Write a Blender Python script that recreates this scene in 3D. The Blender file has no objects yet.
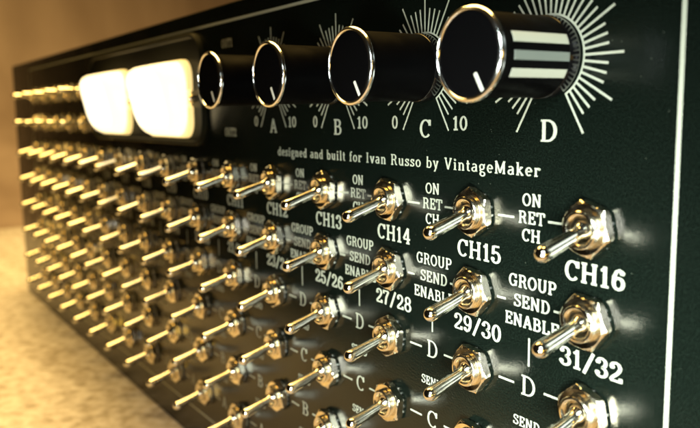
import bpy, math, random
from mathutils import Matrix, Vector

random.seed(7)
sc = bpy.context.scene
col = sc.collection
K = 0.8926e-3            # survey unit -> metres
P = 27.0 * K             # column pitch (24.1 mm)
RP = 15.587 * K          # row pitch (13.9 mm)

# ------------------------------------------------------------------ camera
cam_d = bpy.data.cameras.new('camera')
cam = bpy.data.objects.new('camera', cam_d)
col.objects.link(cam)
right = Vector((0.5619, 0.8271, -0.0139))
down = Vector((0.1047, -0.0878, -0.9906))
fwd = Vector((-0.8205, 0.5552, -0.1360))
fwd.normalize(); right = (right - fwd * right.dot(fwd)).normalized(); down = fwd.cross(right)
M = Matrix((right, -down, -fwd)).transposed().to_4x4()
M.translation = Vector((132.295, -100.82, 19.60)) * K
cam.matrix_world = M
cam_d.sensor_width = 36.0
cam_d.lens = 751.35 / 700 * 36.0
cam_d.clip_start = 0.005
cam_d.clip_end = 50
cam_d.dof.use_dof = True
cam_d.dof.focus_distance = 0.134
cam_d.dof.aperture_fstop = 25
sc.camera = cam

# ------------------------------------------------------------------ world and lamps
w = bpy.data.worlds.new('World'); sc.world = w; w.use_nodes = True
bg = w.node_tree.nodes['Background']
bg.inputs[0].default_value = (0.55, 0.36, 0.17, 1); bg.inputs[1].default_value = 0.012


def area(name, loc, target, sx, sy, power, color, spread=180):
    d = bpy.data.lights.new(name, 'AREA'); d.shape = 'RECTANGLE'; d.size = sx; d.size_y = sy
    d.energy = power; d.color = color; d.spread = math.radians(spread)
    o = bpy.data.objects.new(name, d); col.objects.link(o)
    o.location = loc
    o.rotation_euler = (Vector(target) - Vector(loc)).to_track_quat('-Z', 'Y').to_euler()
    return o


area('lamp_upper', (0.148, -0.105, 0.072), (0.052, 0, -0.022), 0.075, 0.06, 0.058, (0.88, 1.0, 0.92), 46)
area('lamp_lower', (0.132, -0.118, -0.038), (0.040, 0, -0.030), 0.065, 0.045, 0.125, (0.92, 1.0, 0.86), 50)
area('lamp_flash', (0.134, -0.096, 0.022), (0.04, 0, 0.0), 0.008, 0.008, 0.022, (0.86, 0.94, 1.0), 120)
area('fill_far', (0.64, -0.21, -0.01), (-0.2, 0, 0.0), 0.15, 0.11, 0.5, (1.0, 0.62, 0.10))  # added yellow light for golden highlights on the far-left levers
area('lamp_warm', (-0.27, 0.06, 0.58), (-0.22, -0.06, -0.09), 0.70, 0.40, 10.0, (1.0, 0.63, 0.17), 150)

sc.view_settings.view_transform = 'Standard'
sc.view_settings.look = 'None'
sc.view_settings.exposure = 0.0
sc.view_settings.gamma = 1.0
sc.cycles.use_denoising = True
sc.cycles.max_bounces = 8
sc.cycles.sample_clamp_indirect = 6.0
sc.cycles.blur_glossy = 0.2


# ------------------------------------------------------------------ materials
def mat(name, base, rough=0.5, metal=0.0, spec=0.5, emit=None, estr=0.0, coat=0.0):
    m = bpy.data.materials.new(name); m.use_nodes = True
    b = m.node_tree.nodes['Principled BSDF']
    b.inputs['Base Color'].default_value = (*base, 1)
    b.inputs['Roughness'].default_value = rough
    b.inputs['Metallic'].default_value = metal
    b.inputs['Specular IOR Level'].default_value = spec
    b.inputs['Coat Weight'].default_value = coat
    if emit:
        b.inputs['Emission Color'].default_value = (*emit, 1)
        b.inputs['Emission Strength'].default_value = estr
    return m


def nd(m, t, **kw):
    n = m.node_tree.nodes.new(t)
    for k, v in kw.items():
        setattr(n, k, v)
    return n


def link(m, a, b):
    m.node_tree.links.new(a, b)


def bump(m, scale, dist, detail=3.0, strength=1.0, rough_var=None, voronoi=False):
    b = m.node_tree.nodes['Principled BSDF']
    tc = nd(m, 'ShaderNodeTexCoord')
    n = nd(m, 'ShaderNodeTexNoise'); n.inputs['Scale'].default_value = scale; n.inputs['Detail'].default_value = detail
    link(m, tc.outputs['Object'], n.inputs['Vector'])
    bp = nd(m, 'ShaderNodeBump'); bp.inputs['Distance'].default_value = dist; bp.inputs['Strength'].default_value = strength
    link(m, n.outputs['Fac'], bp.inputs['Height'])
    link(m, bp.outputs['Normal'], b.inputs['Normal'])
    if rough_var:
        n2 = nd(m, 'ShaderNodeTexNoise'); n2.inputs['Scale'].default_value = rough_var[0]; n2.inputs['Detail'].default_value = 5
        link(m, tc.outputs['Object'], n2.inputs['Vector'])
        r = nd(m, 'ShaderNodeMapRange')
        r.inputs['From Min'].default_value = 0.3; r.inputs['From Max'].default_value = 0.7
        r.inputs['To Min'].default_value = rough_var[1]; r.inputs['To Max'].default_value = rough_var[2]
        link(m, n2.outputs['Fac'], r.inputs['Value'])
        link(m, r.outputs['Result'], b.inputs['Roughness'])


m_panel = mat('black_powder_coat', (0.0028, 0.0046, 0.0036), 0.25, 0, 0.30)
bump(m_panel, 2600, 0.00003, 2.5, 0.75, (60, 0.15, 0.25))
# dust specks that have settled on the paint
b = m_panel.node_tree.nodes['Principled BSDF']
tc = nd(m_panel, 'ShaderNodeTexCoord')
vo = nd(m_panel, 'ShaderNodeTexVoronoi'); vo.inputs['Scale'].default_value = 650
link(m_panel, tc.outputs['Object'], vo.inputs['Vector'])
lt = nd(m_panel, 'ShaderNodeMath', operation='LESS_THAN'); lt.inputs[1].default_value = 0.07
link(m_panel, vo.outputs['Distance'], lt.inputs[0])
sp = nd(m_panel, 'ShaderNodeSeparateColor'); link(m_panel, vo.outputs['Color'], sp.inputs['Color'])
gt = nd(m_panel, 'ShaderNodeMath', operation='GREATER_THAN'); gt.inputs[1].default_value = 0.72
link(m_panel, sp.outputs[0], gt.inputs[0])
mu = nd(m_panel, 'ShaderNodeMath', operation='MULTIPLY'); link(m_panel, lt.outputs[0], mu.inputs[0]); link(m_panel, gt.outputs[0], mu.inputs[1])
mc = nd(m_panel, 'ShaderNodeMix', data_type='RGBA')
mc.inputs['A'].default_value = (0.0028, 0.0048, 0.0036, 1); mc.inputs['B'].default_value = (0.03, 0.036, 0.028, 1)
gn = nd(m_panel, 'ShaderNodeTexNoise'); gn.inputs['Scale'].default_value = 4200; gn.inputs['Detail'].default_value = 2
link(m_panel, tc.outputs['Object'], gn.inputs['Vector'])
gr = nd(m_panel, 'ShaderNodeValToRGB')
gr.color_ramp.elements[0].position = 0.42; gr.color_ramp.elements[0].color = (0.0015, 0.0026, 0.002, 1)
gr.color_ramp.elements[1].position = 0.72; gr.color_ramp.elements[1].color = (0.0062, 0.0108, 0.0082, 1)
link(m_panel, gn.outputs['Fac'], gr.inputs['Fac']); link(m_panel, gr.outputs['Color'], mc.inputs['A'])
link(m_panel, mu.outputs[0], mc.inputs['Factor']); link(m_panel, mc.outputs['Result'], b.inputs['Base Color'])
m_print = mat('white_print', (0.38, 0.40, 0.34), 0.55)
m_chassis = mat('black_steel', (0.01, 0.01, 0.01), 0.45, 0, 0.4)
m_lever = mat('polished_nickel', (0.91, 0.87, 0.77), 0.10, 1)
bump(m_lever, 900, 0.00001, 3, 0.25, (500, 0.07, 0.17))
m_nut = mat('nickel_brass', (0.88, 0.80, 0.63), 0.16, 1)
bump(m_nut, 1500, 0.00001, 3, 0.35, (700, 0.10, 0.26))
m_wash = mat('steel_washer', (0.6, 0.6, 0.56), 0.3, 1)
m_barrel = mat('satin_black_plastic', (0.0015, 0.0015, 0.0017), 0.42, 0, 0.03)
bump(m_barrel, 2200, 0.00001, 2, 0.3, (400, 0.36, 0.50))
m_knob = mat('gloss_black_plastic', (0.003, 0.003, 0.0035), 0.06, 0, 0.5)
bump(m_knob, 700, 0.000008, 2, 0.2, (300, 0.04, 0.10))
m_ring = mat('chrome', (0.92, 0.93, 0.95), 0.16, 1)
m_alu = mat('satin_aluminium', (0.85, 0.86, 0.85), 0.28, 1)
m_dim_reflection = mat('dim_reflection_paint', (0.15, 0.175, 0.16), 0.4)  # dim middle reflection on the last knob, put into the colour
m_point = mat('pointer_white', (0.85, 0.83, 0.76), 0.45)
m_bezel = mat('black_bezel', (0.008, 0.009, 0.006), 0.5, 0, 0.12)
m_mglow = mat('lit_meter_face', (0.8, 0.75, 0.6), 0.35, emit=(1.0, 0.86, 0.56), estr=2.4)
m_mside = mat('lit_meter_side', (0.8, 0.7, 0.5), 0.25, emit=(1.0, 0.72, 0.26), estr=1.0)
m_mrim = mat('lit_meter_rim', (0.8, 0.65, 0.4), 0.25, emit=(1.0, 0.84, 0.48), estr=1.9)


# ------------------------------------------------------------------ mesh helpers
def obj(name, verts, faces, m, parent=None, smooth=None, mats=None, fm=None):
    me = bpy.data.meshes.new(name)
    me.from_pydata([tuple(v) for v in verts], [], faces)
    for mm in (mats or [m]):
        me.materials.append(mm)
    if fm:
        me.polygons.foreach_set('material_index', fm)
    me.update()
    if smooth is not None:
        me.polygons.foreach_set('use_smooth', [True] * len(me.polygons))
        me.set_sharp_from_angle(angle=math.radians(smooth))
    o = bpy.data.objects.new(name, me); col.objects.link(o)
    o.parent = parent
    return o


def clone(src, parent, **kw):
    o = src.copy(); col.objects.link(o); o.parent = parent
    for k, v in kw.items():
        setattr(o, k, v)
    return o


def lathe(profile, n=48, closed_end=True, start_cap=False):
    """profile of (radius, height); axis leaves the panel along -Y"""
    vs, fs = [], []
    for r, h in profile:
        for i in range(n):
            a = 2 * math.pi * i / n
            vs.append((r * math.cos(a), -h, r * math.sin(a)))
    for j in range(len(profile) - 1):
        for i in range(n):
            k = (i + 1) % n
            fs.append((j * n + i, j * n + k, (j + 1) * n + k, (j + 1) * n + i))
    if closed_end:
        fs.append(tuple((len(profile) - 1) * n + i for i in range(n)))
    if start_cap:
        fs.append(tuple(reversed(range(n))))
    return vs, fs


def rounded_outline(x0, x1, z0, z1, r, n=8):
    pts = []
    for cx, cz, a0 in ((x1 - r, z1 - r, 0), (x0 + r, z1 - r, 90), (x0 + r, z0 + r, 180), (x1 - r, z0 + r, 270)):
        for i in range(n + 1):
            a = math.radians(a0 + 90 * i / n)
            pts.append((cx + r * math.cos(a), cz + r * math.sin(a)))
    return pts


def loft(rings, cap_front=True, cap_back=False):
    """rings: list of (outline points, h); outline counter-clockwise seen from the front"""
    vs, fs = [], []
    n = len(rings[0][0])
    for pts, h in rings:
        vs += [(x, -h, z) for x, z in pts]
    for j in range(len(rings) - 1):
        for i in range(n):
            k = (i + 1) % n
            fs.append((j * n + i, j * n + k, (j + 1) * n + k, (j + 1) * n + i))
    if cap_front:
        fs.append(tuple((len(rings) - 1) * n + i for i in range(n)))
    if cap_back:
        fs.append(tuple(reversed(range(n))))
    return vs, fs


def inset(pts, d):
    """move a convex-ish outline inwards by d"""
    n = len(pts); out = []
    for i in range(n):
        (x0, z0), (x1, z1), (x2, z2) = pts[i - 1], pts[i], pts[(i + 1) % n]
        tx, tz = x2 - x0, z2 - z0
        L = math.hypot(tx, tz) or 1
        out.append((x1 - tz / L * d, z1 + tx / L * d))
    return out


# ------------------------------------------------------------------ the setting
ZT = -101.3 * K


def make_surface(name, verts, m):
    o = obj(name, verts, [(0, 1, 2, 3)], m)
    o['kind'] = 'structure'
    return o


m_table = mat('pale_wood_table', (0.45, 0.30, 0.15), 0.6, 0, 0.3)
t = m_table; b = t.node_tree.nodes['Principled BSDF']
tc = nd(t, 'ShaderNodeTexCoord')
mp = nd(t, 'ShaderNodeMapping'); mp.inputs['Scale'].default_value = (1.0, 6.0, 1.0); mp.inputs['Rotation'].default_value = (0, 0, 0.35)
link(t, tc.outputs['Object'], mp.inputs['Vector'])
n1 = nd(t, 'ShaderNodeTexNoise'); n1.inputs['Scale'].default_value = 9; n1.inputs['Detail'].default_value = 6
link(t, mp.outputs['Vector'], n1.inputs['Vector'])
n2 = nd(t, 'ShaderNodeTexNoise'); n2.inputs['Scale'].default_value = 240; n2.inputs['Detail'].default_value = 5
link(t, tc.outputs['Object'], n2.inputs['Vector'])
mx = nd(t, 'ShaderNodeMath', operation='MULTIPLY_ADD'); mx.inputs[1].default_value = 0.95
half = nd(t, 'ShaderNodeMath', operation='MULTIPLY'); half.inputs[1].default_value = 0.45; link(t, n1.outputs['Fac'], half.inputs[0])
link(t, n2.outputs['Fac'], mx.inputs[0]); link(t, half.outputs[0], mx.inputs[2])
rp = nd(t, 'ShaderNodeValToRGB')
rp.color_ramp.elements[0].position = 0.48; rp.color_ramp.elements[0].color = (0.37, 0.33, 0.33, 1)
rp.color_ramp.elements[1].position = 0.86; rp.color_ramp.elements[1].color = (0.76, 0.74, 0.86, 1)
link(t, mx.outputs[0], rp.inputs['Fac']); link(t, rp.outputs['Color'], b.inputs['Base Color'])
bp = nd(t, 'ShaderNodeBump'); bp.inputs['Distance'].default_value = 0.0015; bp.inputs['Strength'].default_value = 0.8
link(t, n2.outputs['Fac'], bp.inputs['Height']); link(t, bp.outputs['Normal'], b.inputs['Normal'])

m_wall = mat('brown_wood_wall', (0.3, 0.17, 0.07), 0.6, 0, 0.3)
t = m_wall; b = t.node_tree.nodes['Principled BSDF']
tc = nd(t, 'ShaderNodeTexCoord')
mp = nd(t, 'ShaderNodeMapping'); mp.inputs['Scale'].default_value = (5.0, 5.0, 0.7)
link(t, tc.outputs['Object'], mp.inputs['Vector'])
n1 = nd(t, 'ShaderNodeTexNoise'); n1.inputs['Scale'].default_value = 3.0; n1.inputs['Detail'].default_value = 5
link(t, mp.outputs['Vector'], n1.inputs['Vector'])
rp = nd(t, 'ShaderNodeValToRGB')
rp.color_ramp.elements[0].position = 0.3; rp.color_ramp.elements[0].color = (0.29, 0.22, 0.215, 1)
rp.color_ramp.elements[1].position = 0.7; rp.color_ramp.elements[1].color = (0.45, 0.36, 0.37, 1)
link(t, n1.outputs['Fac'], rp.inputs['Fac']); link(t, rp.outputs['Color'], b.inputs['Base Color'])

make_surface('table_top', [(-0.66, -0.09, ZT), (0.20, -0.09, ZT), (0.20, 0.80, ZT), (-0.66, 0.80, ZT)], m_table)
# the back board leans up from the table in one soft sweep
vs, fs = [], []
prof = [(-0.66, 0.0)] + [(-0.66 - 0.3 * math.sin(math.radians(t)), 0.3 - 0.3 * math.cos(math.radians(t))) for t in range(6, 91, 6)] + [(-0.96, 0.55)]
for i, (px, pz) in enumerate(prof):
    vs += [(px, -0.09, ZT + pz), (px, 0.80, ZT + pz)]
    if i:
        fs.append((2 * i - 2, 2 * i - 1, 2 * i + 1, 2 * i))
wall = obj('wall', vs, fs, m_wall, None, 40)
wall['kind'] = 'structure'

# ------------------------------------------------------------------ the mixer
root = bpy.data.objects.new('rack_mixer', None); col.objects.link(root)
root.empty_display_size = 0.05
root.location = (0, 0, 0)
root['label'] = 'black rack audio mixer with rows of toggle switches, four knobs and two glowing meters'
root['category'] = 'audio mixer'

XL, XR = -418.5 * K, 121.5 * K
ZB, ZTOP = -101.2 * K, 52.3 * K


def box(name, x0, x1, y0, y1, z0, z1, m, parent):
    v = [(x, y, z) for x in (x0, x1) for y in (y0, y1) for z in (z0, z1)]
    f = [(0, 1, 3, 2), (4, 6, 7, 5), (0, 4, 5, 1), (2, 3, 7, 6), (0, 2, 6, 4), (1, 5, 7, 3)]
    return obj(name, v, f, m, parent)


# faceplate with eased edges: front face is y = 0
pl = rounded_outline(XL, XR, ZB, ZTOP, 0.0012, 5)
vs, fs = loft([(pl, -0.003), (pl, -0.0003), (inset(pl, 0.0003), 0.0)], True, True)
plate = obj('faceplate', vs, fs, m_panel, root, 30)
box('chassis', XL + 0.024, XR - 0.024, 0.0031, 0.20, ZB + 0.003, ZTOP - 0.002, m_chassis, root)
for fx in (XL + 0.06, XR - 0.06):
    for fy in (0.03, 0.17):
        v, f = lathe([(0.008, 0.0), (0.008, 0.0026), (0.007, 0.0030)], 24, True, True)
        v = [(x + fx, z + fy, ZB + 0.003 + y) for x, y, z in v]
        obj('rubber_foot', v, [tuple(reversed(q)) for q in f], m_chassis, root, 30)


# ------------------------------------------------------------------ lettering: a broad-nib slab serif alphabet
def arc(cx, cy, rx, ry, a0, a1, n=12):
    return [(cx + rx * math.cos(math.radians(a0 + (a1 - a0) * i / n)), cy + ry * math.sin(math.radians(a0 + (a1 - a0) * i / n))) for i in range(n + 1)]


def S(x, y0=0.0, l=0.15, r=0.15):   # serif bar
    return [(x - l, y0), (x + r, y0)]


T0, T1 = 0.045, 0.955               # centre lines of serifs on base and cap line
X = 0.66                            # x-height
XS = X - 0.04
G = {
    'A': (0.86, [[(0.14, 0.05), (0.42, 1.0)], [(0.42, 1.0), (0.72, 0.05)], [(0.22, 0.34), (0.62, 0.34)], S(0.14, T0, .13, .14), S(0.72, T0, .15, .13)]),
    'B': (0.80, [[(0.2, 0), (0.2, 1)], [(0.05, T1)] + [(0.42, T1)] + arc(0.42, 0.745, 0.21, 0.21, 90, -90) + [(0.2, 0.53)],
                 [(0.2, 0.53), (0.44, 0.53)] + arc(0.44, 0.288, 0.245, 0.243, 90, -90) + [(0.05, T0)]]),
    'C': (0.80, [arc(0.42, 0.5, 0.32, 0.455, 42, 318, 22), [(0.70, 0.66), (0.70, 0.98)]]),
    'D': (0.86, [[(0.2, 0), (0.2, 1)], [(0.05, T1), (0.38, T1)] + arc(0.38, 0.5, 0.36, 0.455, 90, -90, 18) + [(0.05, T0)]]),
    'E': (0.78, [[(0.2, 0), (0.2, 1)], [(0.05, T1), (0.66, T1)], [(0.05, T0), (0.69, T0)], [(0.2, 0.51), (0.5, 0.51)], [(0.655, 0.98), (0.655, 0.72)], [(0.685, 0.02), (0.685, 0.30)], [(0.5, 0.38), (0.5, 0.64)]]),
    'G': (0.88, [arc(0.42, 0.5, 0.32, 0.455, 45, 355, 24) + [(0.72, 0.42)], [(0.69, 0.66), (0.69, 0.98)], [(0.70, 0.42), (0.70, 0.04)], [(0.52, 0.42), (0.84, 0.42)]]),
    'H': (0.94, [[(0.2, 0), (0.2, 1)], [(0.74, 0), (0.74, 1)], [(0.2, 0.51), (0.74, 0.51)], S(.2, T0), S(.2, T1), S(.74, T0), S(.74, T1)]),
    'I': (0.44, [[(0.22, 0), (0.22, 1)], S(.22, T0), S(.22, T1)]),
    'L': (0.74, [[(0.2, 0), (0.2, 1)], S(.2, T1), [(0.05, T0), (0.66, T0)], [(0.655, 0.02), (0.655, 0.32)]]),
    'M': (1.08, [[(0.18, 0), (0.18, 1)], [(0.18, 1), (0.53, 0.08)], [(0.53, 0.08), (0.88, 1)], [(0.88, 0), (0.88, 1)], S(.18, T0, .13, .13), S(.18, T1, .13, .03), S(.88, T0, .13, .13), S(.88, T1, .03, .13)]),
    'N': (0.92, [[(0.18, 0), (0.18, 1)], [(0.18, 1), (0.72, 0.0)], [(0.72, 0), (0.72, 1)], S(.18, T0, .13, .13), S(.16, T1, .12, .05), S(.72, T1, .13, .13)]),
    'O': (0.86, [arc(0.43, 0.5, 0.33, 0.455, 0, 360, 28)]),
    'P': (0.78, [[(0.2, 0), (0.2, 1)], [(0.05, T1), (0.44, T1)] + arc(0.44, 0.71, 0.235, 0.245, 90, -90) + [(0.2, 0.465)], S(.2, T0, .15, .17)]),
    'R': (0.86, [[(0.2, 0), (0.2, 1)], [(0.05, T1), (0.44, T1)] + arc(0.44, 0.73, 0.22, 0.225, 90, -90) + [(0.2, 0.505)], S(.2, T0), [(0.44, 0.5), (0.60, 0.40), (0.66, 0.10), (0.74, T0), (0.84, T0)]]),
    'S': (0.72, [arc(0.37, 0.735, 0.24, 0.22, 25, 200, 12) + [(0.30, 0.56), (0.46, 0.47)] + arc(0.36, 0.27, 0.27, 0.225, 40, -160, 14), [(0.60, 0.70), (0.60, 0.98)], [(0.11, 0.02), (0.11, 0.30)]]),
    'T': (0.80, [[(0.4, 0), (0.4, 1)], [(0.07, T1), (0.73, T1)], [(0.075, 0.98), (0.075, 0.68)], [(0.725, 0.98), (0.725, 0.68)], S(.4, T0, .17, .17)]),
    'U': (0.88, [[(0.19, 1), (0.19, 0.36)] + arc(0.445, 0.33, 0.255, 0.285, 180, 360, 14) + [(0.70, 1)], S(.19, T1), S(.70, T1, .13, .13)]),
    'V': (0.84, [[(0.13, 0.95), (0.42, 0.0)], [(0.42, 0.0), (0.71, 0.95)], S(.13, T1, .12, .15), S(.71, T1, .13, .12)]),
    '0': (0.68, [arc(0.34, 0.5, 0.24, 0.455, 0, 360, 26)]),
    '1': (0.56, [[(0.29, 0), (0.29, 1)], [(0.08, 0.80), (0.2, 0.84), (0.29, 0.96)], S(.29, T0, .19, .19)]),
    '2': (0.68, [arc(0.33, 0.72, 0.23, 0.235, 165, -25, 12) + [(0.42, 0.44), (0.16, 0.20), (0.09, 0.06)], [(0.08, T0 + .02), (0.60, T0 + .02)], [(0.60, 0.02), (0.60, 0.24)], arc(0.15, 0.74, 0.05, 0.05, 0, 360, 8)]),
    '3': (0.68, [arc(0.33, 0.74, 0.22, 0.22, 150, -85, 12) + arc(0.33, 0.275, 0.26, 0.235, 85, -155, 14), arc(0.145, 0.78, 0.05, 0.05, 0, 360, 8), arc(0.12, 0.22, 0.05, 0.05, 0, 360, 8)]),
    '4': (0.70, [[(0.46, 0), (0.46, 1)], [(0.46, 1), (0.06, 0.32)], [(0.06, 0.30), (0.66, 0.30)], S(.46, T0, .16, .16)]),
    '5': (0.68, [[(0.16, 0.94), (0.56, 0.94)], [(0.16, 0.96), (0.13, 0.50)], arc(0.32, 0.33, 0.26, 0.29, 135, -155, 16), arc(0.12, 0.24, 0.05, 0.05, 0, 360, 8)]),
    '6': (0.68, [arc(0.34, 0.31, 0.23, 0.27, 0, 360, 20), [(0.11, 0.34), (0.13, 0.62), (0.24, 0.86), (0.40, 0.955), (0.54, 0.89)], arc(0.52, 0.83, 0.05, 0.05, 0, 360, 8)]),
    '7': (0.66, [[(0.08, 0.94), (0.58, 0.94)], [(0.58, 0.94), (0.34, 0.5), (0.26, 0.0)], [(0.085, 0.98), (0.085, 0.74)]]),
    '8': (0.68, [arc(0.34, 0.745, 0.20, 0.21, 0, 360, 20), arc(0.34, 0.285, 0.245, 0.245, 0, 360, 22)]),
    '9': (0.68, [arc(0.34, 0.69, 0.23, 0.27, 0, 360, 20), [(0.57, 0.66), (0.55, 0.38), (0.44, 0.14), (0.28, 0.045), (0.14, 0.11)], arc(0.16, 0.17, 0.05, 0.05, 0, 360, 8)]),
    '/': (0.62, [[(0.06, -0.08), (0.56, 1.06)]]),
    'a': (0.60, [arc(0.27, 0.48, 0.19, 0.15, 150, 20, 8) + [(0.46, 0.42), (0.46, 0.08), (0.56, 0.05)], arc(0.26, 0.20, 0.19, 0.165, 70, 300, 14) + [(0.46, 0.16)], [(0.26, 0.365), (0.46, 0.40)]]),
    'b': (0.64, [[(0.15, 0), (0.15, 1)], [(0.03, T1), (0.15, T1)], arc(0.33, 0.33, 0.22, 0.30, 150, -150, 20)]),
    'd': (0.66, [[(0.49, 0), (0.49, 1)], [(0.37, T1), (0.49, T1)], [(0.49, T0), (0.61, T0)], arc(0.31, 0.33, 0.22, 0.30, 30, 330, 20)]),
    'e': (0.58, [[(0.09, 0.35), (0.50, 0.35)] + arc(0.30, 0.34, 0.21, 0.295, 5, 315, 20)]),
    'f': (0.42, [[(0.18, 0), (0.18, 0.76)] + arc(0.32, 0.78, 0.14, 0.175, 180, 50, 8), [(0.04, XS), (0.36, XS)], S(.18, T0, .14, .16)]),
    'g': (0.62, [arc(0.28, 0.43, 0.19, 0.205, 0, 360, 18), [(0.42, 0.57), (0.58, 0.64)], [(0.17, 0.26), (0.12, 0.14), (0.22, 0.06)] + arc(0.34, -0.13, 0.21, 0.16, 70, -240, 18)]),
    'i': (0.36, [[(0.18, 0), (0.18, X)], [(0.05, XS), (0.18, XS)], S(.18, T0, .14, .14), arc(0.18, 0.86, 0.05, 0.05, 0, 360, 8)]),
    'k': (0.68, [[(0.16, 0), (0.16, 1)], [(0.03, T1), (0.16, T1)], S(.16, T0, .13, .12), [(0.16, 0.28), (0.48, 0.60)], [(0.28, 0.38), (0.54, 0.06)], S(.46, XS, .12, .14), S(.54, T0, .12, .12)]),
    'l': (0.36, [[(0.18, 0), (0.18, 1)], [(0.05, T1), (0.18, T1)], S(.18, T0, .14, .14)]),
    'n': (0.70, [[(0.16, 0), (0.16, X)], [(0.03, XS), (0.16, XS)], arc(0.345, 0.42, 0.185, 0.21, 165, 0, 10) + [(0.53, 0)], S(.16, T0, .12, .12), S(.53, T0, .12, .12)]),
    'o': (0.62, [arc(0.31, 0.33, 0.23, 0.295, 0, 360, 22)]),
    'r': (0.52, [[(0.17, 0), (0.17, X)], [(0.04, XS), (0.17, XS)], S(.17, T0, .13, .15), arc(0.35, 0.42, 0.18, 0.21, 170, 60, 8), arc(0.43, 0.57, 0.05, 0.05, 0, 360, 8)]),
    's': (0.52, [arc(0.26, 0.485, 0.16, 0.14, 30, 200, 10) + [(0.24, 0.36), (0.32, 0.31)] + arc(0.25, 0.18, 0.18, 0.14, 40, -160, 10), [(0.42, 0.46), (0.42, 0.66)], [(0.075, 0.0), (0.075, 0.20)]]),
    't': (0.42, [[(0.18, 0.88), (0.18, 0.18)] + arc(0.30, 0.17, 0.12, 0.13, 180, 310, 8), [(0.03, XS), (0.36, XS)]]),
    'u': (0.70, [[(0.16, X), (0.16, 0.24)] + arc(0.33, 0.22, 0.17, 0.18, 180, 345, 10), [(0.52, 0), (0.52, X)], [(0.03, XS), (0.16, XS)], [(0.39, XS), (0.52, XS)], [(0.52, T0), (0.64, T0)]]),
    'y': (0.64, [[(0.12, 0.62), (0.33, 0.02)], [(0.52, 0.62), (0.33, 0.02), (0.22, -0.24), (0.10, -0.24)], S(.12, XS, .11, .13), S(.52, XS, .12, .11)]),
    'v': (0.64, [[(0.12, 0.62), (0.33, 0.0)], [(0.33, 0.0), (0.53, 0.62)], S(.12, XS, .11, .13), S(.53, XS, .12, .11)]),
    ' ': (0.36, []),
}


def stroke(pts, thick, thin, vs, fs, place, lift):
    n = len(pts)
    closed = n > 3 and math.hypot(pts[0][0] - pts[-1][0], pts[0][1] - pts[-1][1]) < 1e-6
    i0 = len(vs)
    for i, (x, y) in enumerate(pts):
        a = pts[i - 1] if i > 0 else (pts[-2] if closed else pts[i])
        c = pts[i + 1] if i < n - 1 else (pts[1] if closed else pts[i])
        tx, ty = c[0] - a[0], c[1] - a[1]
        L = math.hypot(tx, ty) or 1
        tx /= L; ty /= L
        hw = 0.5 * (thin + (thick - thin) * ty * ty)
        vs.append(place(x - ty * hw, y + tx * hw, lift)); vs.append(place(x + ty * hw, y - tx * hw, lift))
    for i in range(n - 1):
        p = i0 + 2 * i
        fs.append((p, p + 1, p + 3, p + 2))


def text_size(s, track=0.05):
    return sum(G[c][0] + track for c in s) - track


def text_mesh(lines, height, thick=0.17, thin=0.10, xscale=1.0, leading=1.45, track=0.06):
    """lines centred round the origin in the XZ plane, a hair proud of the panel"""
    vs, fs = [], []
    N = len(lines); q = 0
    for li, s in enumerate(lines):
        wdt = text_size(s, track) * xscale
        x0 = -wdt / 2
        y0 = (N - 1) / 2 * leading - li * leading - 0.5
        for c in s:
            adv, strokes = G[c]
            for st in strokes:
                q += 1
                stroke(st, thick, thin, vs, fs,
                       lambda x, y, l, x0=x0, y0=y0: ((x0 + x * xscale) * height, -l, (y0 + y) * height), 4.0e-5 + (q % 12) * 2.0e-6)
            x0 += (adv + track) * xscale
    # face the viewer
    fs = [f if True else f for f in fs]
    return vs, fs


_tm = {}


def lettering(lines, x, z, height, name='lettering', **kw):
    key = (tuple(lines), height, tuple(sorted(kw.items())))
    if key in _tm:
        o = clone(_tm[key], plate)
    else:
        vs, fs = text_mesh(lines, height, **kw)
        o = obj(name, vs, fs, m_print, plate)
        _tm[key] = o
    o.location = (x, 0, z)
    return o


_bm = {}


def bar(name, x0, z0, x1, z1, wd, lift=3.5e-5):
    """one printed line from (x0, z0) to (x1, z1)"""
    L = math.hypot(x1 - x0, z1 - z0)
    key = (name, round(L, 7), round(wd, 7))
    if key in _bm:
        o = clone(_bm[key], plate)
    else:
        h = wd / 2
        o = _bm[key] = obj(name, [(0, 0, -h), (L, 0, -h), (L, 0, h), (0, 0, h)], [(0, 1, 2, 3)], m_print, plate)
    o.location = (x0, -lift, z0)
    o.rotation_euler = (0, -math.atan2(z1 - z0, x1 - x0), 0)
    return o


def colx(c):
    return (c - 14) * P


# border
lx0, lx1, lz0, lz1 = -366 * K, 68.6 * K, -88.5 * K, 47.1 * K
for xx in (lx0, lx1):
    bar('border_line', xx, lz0, xx, lz1, .75 * K)
for zz in (lz0, lz1):
    bar('border_line', lx0, zz, lx1, zz, .75 * K, 4.5e-5)

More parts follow.
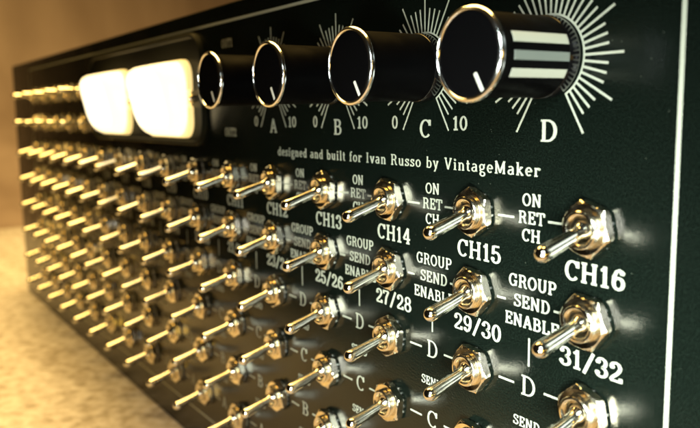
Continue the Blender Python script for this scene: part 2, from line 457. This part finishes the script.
for c in range(1, 17):
    x = colx(c); lx = x - 13.1 * K
    lettering(['ON', 'RET', 'CH'], lx, 0.25 * K, 2.25 * K, leading=1.42, xscale=1.08, thick=.19, thin=.12)
    lettering(['CH%d' % c], x + 0.6 * K, -7.65 * K, 3.45 * K, xscale=1.10, thick=.19, thin=.11)
    lettering(['GROUP', 'SEND', 'ENABLE'], lx + 0.4 * K, -RP + 0.3 * K, 2.35 * K, leading=1.56, xscale=1.06, thick=.19, thin=.12)
    lettering(['%d/%d' % (2 * c - 1, 2 * c)], x + 0.3 * K, -RP - 7.3 * K, 3.35 * K, xscale=1.10, thick=.19, thin=.11)
    for k, L in enumerate('DCBA'):
        lettering([L], lx, -(2 + k) * RP + 0.2 * K, 3.8 * K, xscale=1.15, thick=.135, thin=.08)
        if k < 3:
            lettering(['SEND'], lx - 0.3 * K, -(2.45 + k) * RP, 1.9 * K, xscale=1.0, thick=.18, thin=.11)
    ln = [(x - 9.3 * K, 0, x - 5.6 * K, 0, .42 * K), (x - 21.3 * K, 0, x - 17.2 * K, 0, .42 * K)]
    ln += [(x - 7.6 * K, -RP, x - 5.6 * K, -RP, .42 * K), (x - 21.3 * K, -RP, x - 19.0 * K, -RP, .42 * K)]
    for k in range(2, 6):
        ln += [(x - 9.4 * K, -k * RP, x - 5.4 * K, -k * RP, .42 * K), (x - 20.6 * K, -k * RP, x - 16.6 * K, -k * RP, .42 * K)]
    ln += [(lx, -1.40 * RP, lx, -1.74 * RP, .42 * K)]
    for q in ln:
        bar('connecting_line', *q)

CR = 'designed and built for Ivan Russo by VintageMaker'
CREDIT = 94.6 / 2.35 / text_size(CR, 0.13)
lettering(['designed and built for Ivan Russo by VintageMaker'], -4.6 * K, 8.85 * K, 2.35 * K, 'credit_line', xscale=CREDIT, track=0.13, thick=.17, thin=.10)
lettering(['OUT1'], -82.4 * K, 40.6 * K, 2.6 * K, xscale=.9)
lettering(['OUT2'], -81.9 * K, 13.6 * K, 2.6 * K, xscale=.9)

# ------------------------------------------------------------------ toggle switches
mm = 0.001
# bushing: threaded barrel with a dished mouth
prof = [(2.85, 0.0), (2.85, 2.2)]
hh = 2.2
for i in range(2):
    prof += [(2.85, hh + .06), (2.68, hh + .17), (2.85, hh + .28)]; hh += .33
prof += [(2.85, 2.95), (2.7, 3.1), (2.4, 3.15), (2.15, 3.0), (2.0, 2.75), (1.9, 2.0), (1.8, 1.3), (0.6, 1.25)]
bush_v, bush_f = lathe([(r * mm, h * mm) for r, h in prof], 40)
# hex nut with chamfered corners
AP = 3.85
nv, nf = [], []
NS = 72
levels = [0.45, 1.35, 1.6, 1.8, 1.95, 2.1]


def hexr(a):
    d = (math.degrees(a) % 60) - 30
    return AP / math.cos(math.radians(d))


for h in levels:
    for i in range(NS):
        a = 2 * math.pi * i / NS
        r = min(hexr(a), 3.72 + (2.1 - h) / math.tan(math.radians(33)))
        if h == 0.45:
            r = min(hexr(a), 4.2)
        nv.append((r * math.cos(a) * mm, -h * mm, r * math.sin(a) * mm))
for i in range(NS):
    a = 2 * math.pi * i / NS
    nv.append((2.8 * math.cos(a) * mm, -2.05 * mm, 2.8 * math.sin(a) * mm))
for j in range(len(levels)):
    for i in range(NS):
        k = (i + 1) % NS
        nf.append((j * NS + i, j * NS + k, (j + 1) * NS + k, (j + 1) * NS + i))
nf.append(tuple(reversed(range(NS))))
# toothed lock washer
wv, wf = [], []
WN = 64
for h in (0.0, 0.42):
    for i in range(WN):
        a = 2 * math.pi * i / WN
        r = 3.7 if i % 4 < 2 else 3.4
        wv.append((r * math.cos(a) * mm, -h * mm, r * math.sin(a) * mm))
for i in range(WN):
    k = (i + 1) % WN
    wf.append((i, k, WN + k, WN + i))
wf.append(tuple(range(WN, 2 * WN)))
# bat lever: slim at the root, fuller near the rounded end (origin at the pivot)
lp = [(0.2, -1.0), (1.1, -0.9), (1.55, -0.3), (1.62, 0.2), (1.5, 0.7), (1.22, 1.15), (1.04, 1.6), (1.03, 2.4), (1.08, 4.2), (1.17, 6.6), (1.25, 8.4), (1.26, 9.0)]
R = 1.26
lp += [(R * math.cos(math.radians(t)), 9.0 + R * math.sin(math.radians(t))) for t in (20, 40, 58, 74, 85)]
lev_v, lev_f = lathe([(r * mm, h * mm) for r, h in lp], 32, True, True)
PIV = 1.75 * mm

sw0 = obj('toggle_switch', bush_v, bush_f, m_nut, root, 35)
nut0 = obj('hex_nut', nv, nf, m_nut, sw0, 22)
wa0 = obj('lock_washer', wv, wf, m_wash, sw0)
le0 = obj('lever', lev_v, lev_f, m_lever, sw0, 40)


def place_switch(x, z, tilt, first=[True]):
    if first[0]:
        s, n, wsh, l = sw0, nut0, wa0, le0
        first[0] = False
    else:
        s = clone(sw0, root); n = clone(nut0, s); wsh = clone(wa0, s); l = clone(le0, s)
    s.location = (x, 0, z)
    n.rotation_euler = (0, random.uniform(0, math.radians(60)), 0)
    wsh.rotation_euler = (0, random.uniform(0, 1), 0)
    l.location = (0, -PIV, 0)
    # positive tilt lowers the lever's free end
    l.rotation_euler = (math.radians(tilt + random.uniform(-1.2, 1.2)), 0, math.radians(random.uniform(-1.2, 1.2)))
    return n


for c in range(1, 17):
    for r in range(6):
        place_switch(colx(c), -r * RP, 16.4)
for c in range(1, 6):
    for r in (1, 2):
        place_switch(colx(c), r * RP, 0.5)

# ------------------------------------------------------------------ knobs and their dials
FL = 0.6      # reach of the knob beyond the nominal face height
kprof = [(6.80, 2.9), (6.72, 3.0), (6.72, 15.8 + FL), (7.1, 16.6 + FL), (7.2, 17.4 + FL)]
kv, kf = lathe([(r * K, h * K) for r, h in kprof], 96, True, True)
sprof = [(6.3, 0.5), (6.8, 0.55), (6.9, 0.8), (6.9, 2.75), (6.80, 2.9)]
sv, sf = lathe([(r * K, h * K) for r, h in sprof], 96, False, True)
rprof = [(7.2, 17.38), (7.46, 17.5), (7.52, 17.75), (7.46, 18.15), (7.22, 18.45), (6.85, 18.6), (6.7, 18.45), (6.62, 18.2)]
rv, rf = lathe([(r * K, (h + FL) * K) for r, h in rprof], 96, False)
cprof = [(6.66, 18.1), (6.66, 18.22), (6.3, 18.27), (3.0, 18.28), (0.05, 18.28)]
cv, cf = lathe([(r * K, (h + FL) * K) for r, h in cprof], 96, True)


arc0 = None


def dial(x, z):
    global arc0
    for i in range(41):
        a = math.radians(240 - 300 * i / 40)
        ro = 14.6 if i % 4 == 0 else 11.9
        ri = 6.95
        bar('dial_tick', x + ri * K * math.cos(a), z + ri * K * math.sin(a), x + ro * K * math.cos(a), z + ro * K * math.sin(a), .40 * K)
    if arc0 is None:
        vs, fs = [], []
        for i in range(81):
            a = math.radians(240 - 300 * i / 80)
            vs += [(7.28 * K * math.cos(a), 0, 7.28 * K * math.sin(a)), (6.92 * K * math.cos(a), 0, 6.92 * K * math.sin(a))]
            if i:
                fs.append((2 * i - 2, 2 * i, 2 * i + 1, 2 * i - 1))
        arc0 = o = obj('dial_arc', vs, fs, m_print, plate)
    else:
        o = clone(arc0, plate)
    o.location = (x, -4.5e-5, z)


kn0 = None
for L, kx in zip('ABCD', (-54.2, -21.6, 11.5, 44.3)):
    x, z = kx * K, 28.05 * K
    dial(x, z)
    lettering([L], x + .1 * K, 15.75 * K, 3.8 * K, xscale=1.22, thick=.17, thin=.09)
    if L != 'D':
        lettering(['0'], x - 10.2 * K, 17.0 * K, 2.75 * K, xscale=1.15, thick=.18, thin=.13)
        lettering(['10'], x + 10.6 * K, 16.9 * K, 2.75 * K, xscale=1.2, thick=.18, thin=.13)
    if kn0 is None:
        kn0 = kn = obj('knob', kv, kf, m_barrel, root, 35)
        sk0 = obj('skirt', sv, sf, m_knob, kn0, 35)
        rg0 = obj('chrome_ring', rv, rf, m_ring, kn0, 50)
        cp0 = obj('knob_face', cv, cf, m_knob, kn0, 30)
        pv, pf = loft([(rounded_outline(-.32 * K, .32 * K, 3.4 * K, 6.75 * K, .2 * K, 4), (18.27 + FL) * K), (rounded_outline(-.28 * K, .28 * K, 3.45 * K, 6.7 * K, .2 * K, 4), (18.42 + FL) * K)])
        pt0 = obj('pointer_mark', pv, pf, m_point, kn0)
        pt = pt0
    else:
        kn = clone(kn0, root); clone(sk0, kn); clone(rg0, kn); clone(cp0, kn); pt = clone(pt0, kn)
    kn.location = (x, 0, z)
    # pointer turned to the end of the scale
    pt.rotation_euler = (0, math.radians({'A': 150, 'B': 150, 'C': 148, 'D': 149}[L]), 0)

# reflection bands on the last knob, painted as strips along its barrel
for a0, a1, mt in ((13.5, 28.0, m_print), (-9.5, 2.5, m_dim_reflection), (-33.0, -20.5, m_print)):
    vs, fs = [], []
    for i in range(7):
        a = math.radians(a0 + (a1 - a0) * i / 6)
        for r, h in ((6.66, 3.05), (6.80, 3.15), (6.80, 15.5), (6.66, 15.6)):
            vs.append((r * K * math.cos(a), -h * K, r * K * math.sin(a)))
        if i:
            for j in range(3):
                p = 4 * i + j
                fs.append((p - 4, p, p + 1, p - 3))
    obj('reflection_strip', vs, fs, mt, kn)

# ------------------------------------------------------------------ meters
bz = rounded_outline(-229 * K, -99.5 * K, 8.6 * K, 45.9 * K, 9 * K, 12)
vs, fs = loft([(bz, 0.0), (bz, 1.2 * K), (inset(bz, .5 * K), 1.7 * K), (inset(bz, 1.3 * K), 1.7 * K), (inset(bz, 1.8 * K), 1.0 * K)])
obj('meter_bezel', vs, fs, m_bezel, root, 30)


def meter_outline(x0, x1, z0, z1, rn, rc):
    """rounded plate with a half-round bite for the screw in each side"""
    zc = (z0 + z1) / 2
    pts = rounded_outline(x0, x1, z0, z1, rc, 6)
    n = 7
    q1, q2, q3, q4 = pts[:n], pts[n:2 * n], pts[2 * n:3 * n], pts[3 * n:]
    left = [(x0 + rn * math.sin(math.radians(t)), zc + rn * math.cos(math.radians(t))) for t in range(0, 181, 20)]
    rt = [(x1 - rn * math.sin(math.radians(t)), zc - rn * math.cos(math.radians(t))) for t in range(0, 181, 20)]
    return q1 + q2 + left + q3 + q4 + rt


def wedge(vs):
    """the cover leans: it stands further out at the top than at the bottom"""
    zc = 24.4 * K
    return [(x, y - (-y / K - 3) / 7 * 0.22 * (z - zc), z) for x, y, z in vs]


met0 = None
for mx0 in (-213.5, -150.0):
    x0, x1 = 0, 42 * K
    z0, z1 = 11.2 * K, 37.6 * K
    if met0 is None:
        ol = meter_outline(x0, x1, z0, z1, 2.8 * K, 6.0 * K)
        vs, fs = loft([(ol, 1.05 * K), (ol, 2.6 * K), (inset(ol, .4 * K), 3.0 * K)], True, True)
        met0 = me_ = obj('level_meter', vs, fs, m_mside, root, 30)
        cv_ = rounded_outline(x0 + .8 * K, x1 - .8 * K, z0 + .5 * K, z1 - .5 * K, 9.0 * K, 12)
        vs, fs = loft([(cv_, 3.0 * K), (inset(cv_, .3 * K), 5.5 * K), (inset(cv_, 1.0 * K), 7.8 * K), (inset(cv_, 2.0 * K), 9.2 * K), (inset(cv_, 3.2 * K), 9.9 * K)], False)
        vs = wedge(vs)
        rm0 = obj('meter_cover', vs, fs, m_mrim, met0, 40)
        vs, fs = loft([(inset(cv_, 3.2 * K), 9.9 * K), (inset(cv_, 4.5 * K), 10.1 * K)])
        vs = wedge(vs)
        fc0 = obj('glowing_face', vs, fs, m_mglow, met0, 40)
        v, f = lathe([(1.5 * K, 1.0 * K), (1.5 * K, 2.4 * K), (1.1 * K, 3.1 * K), (.4 * K, 3.3 * K)], 20)
        scs = []
        for sx in (x0 - .2 * K, x1 + .2 * K):
            s = obj('screw', v, f, m_nut, met0, 35); s.location = (sx, 0, (z0 + z1) / 2); scs.append(s)
    else:
        me_ = clone(met0, root); clone(rm0, me_); clone(fc0, me_)
        for s in scs:
            clone(s, me_)
    me_.location = (mx0 * K, 0, 0)
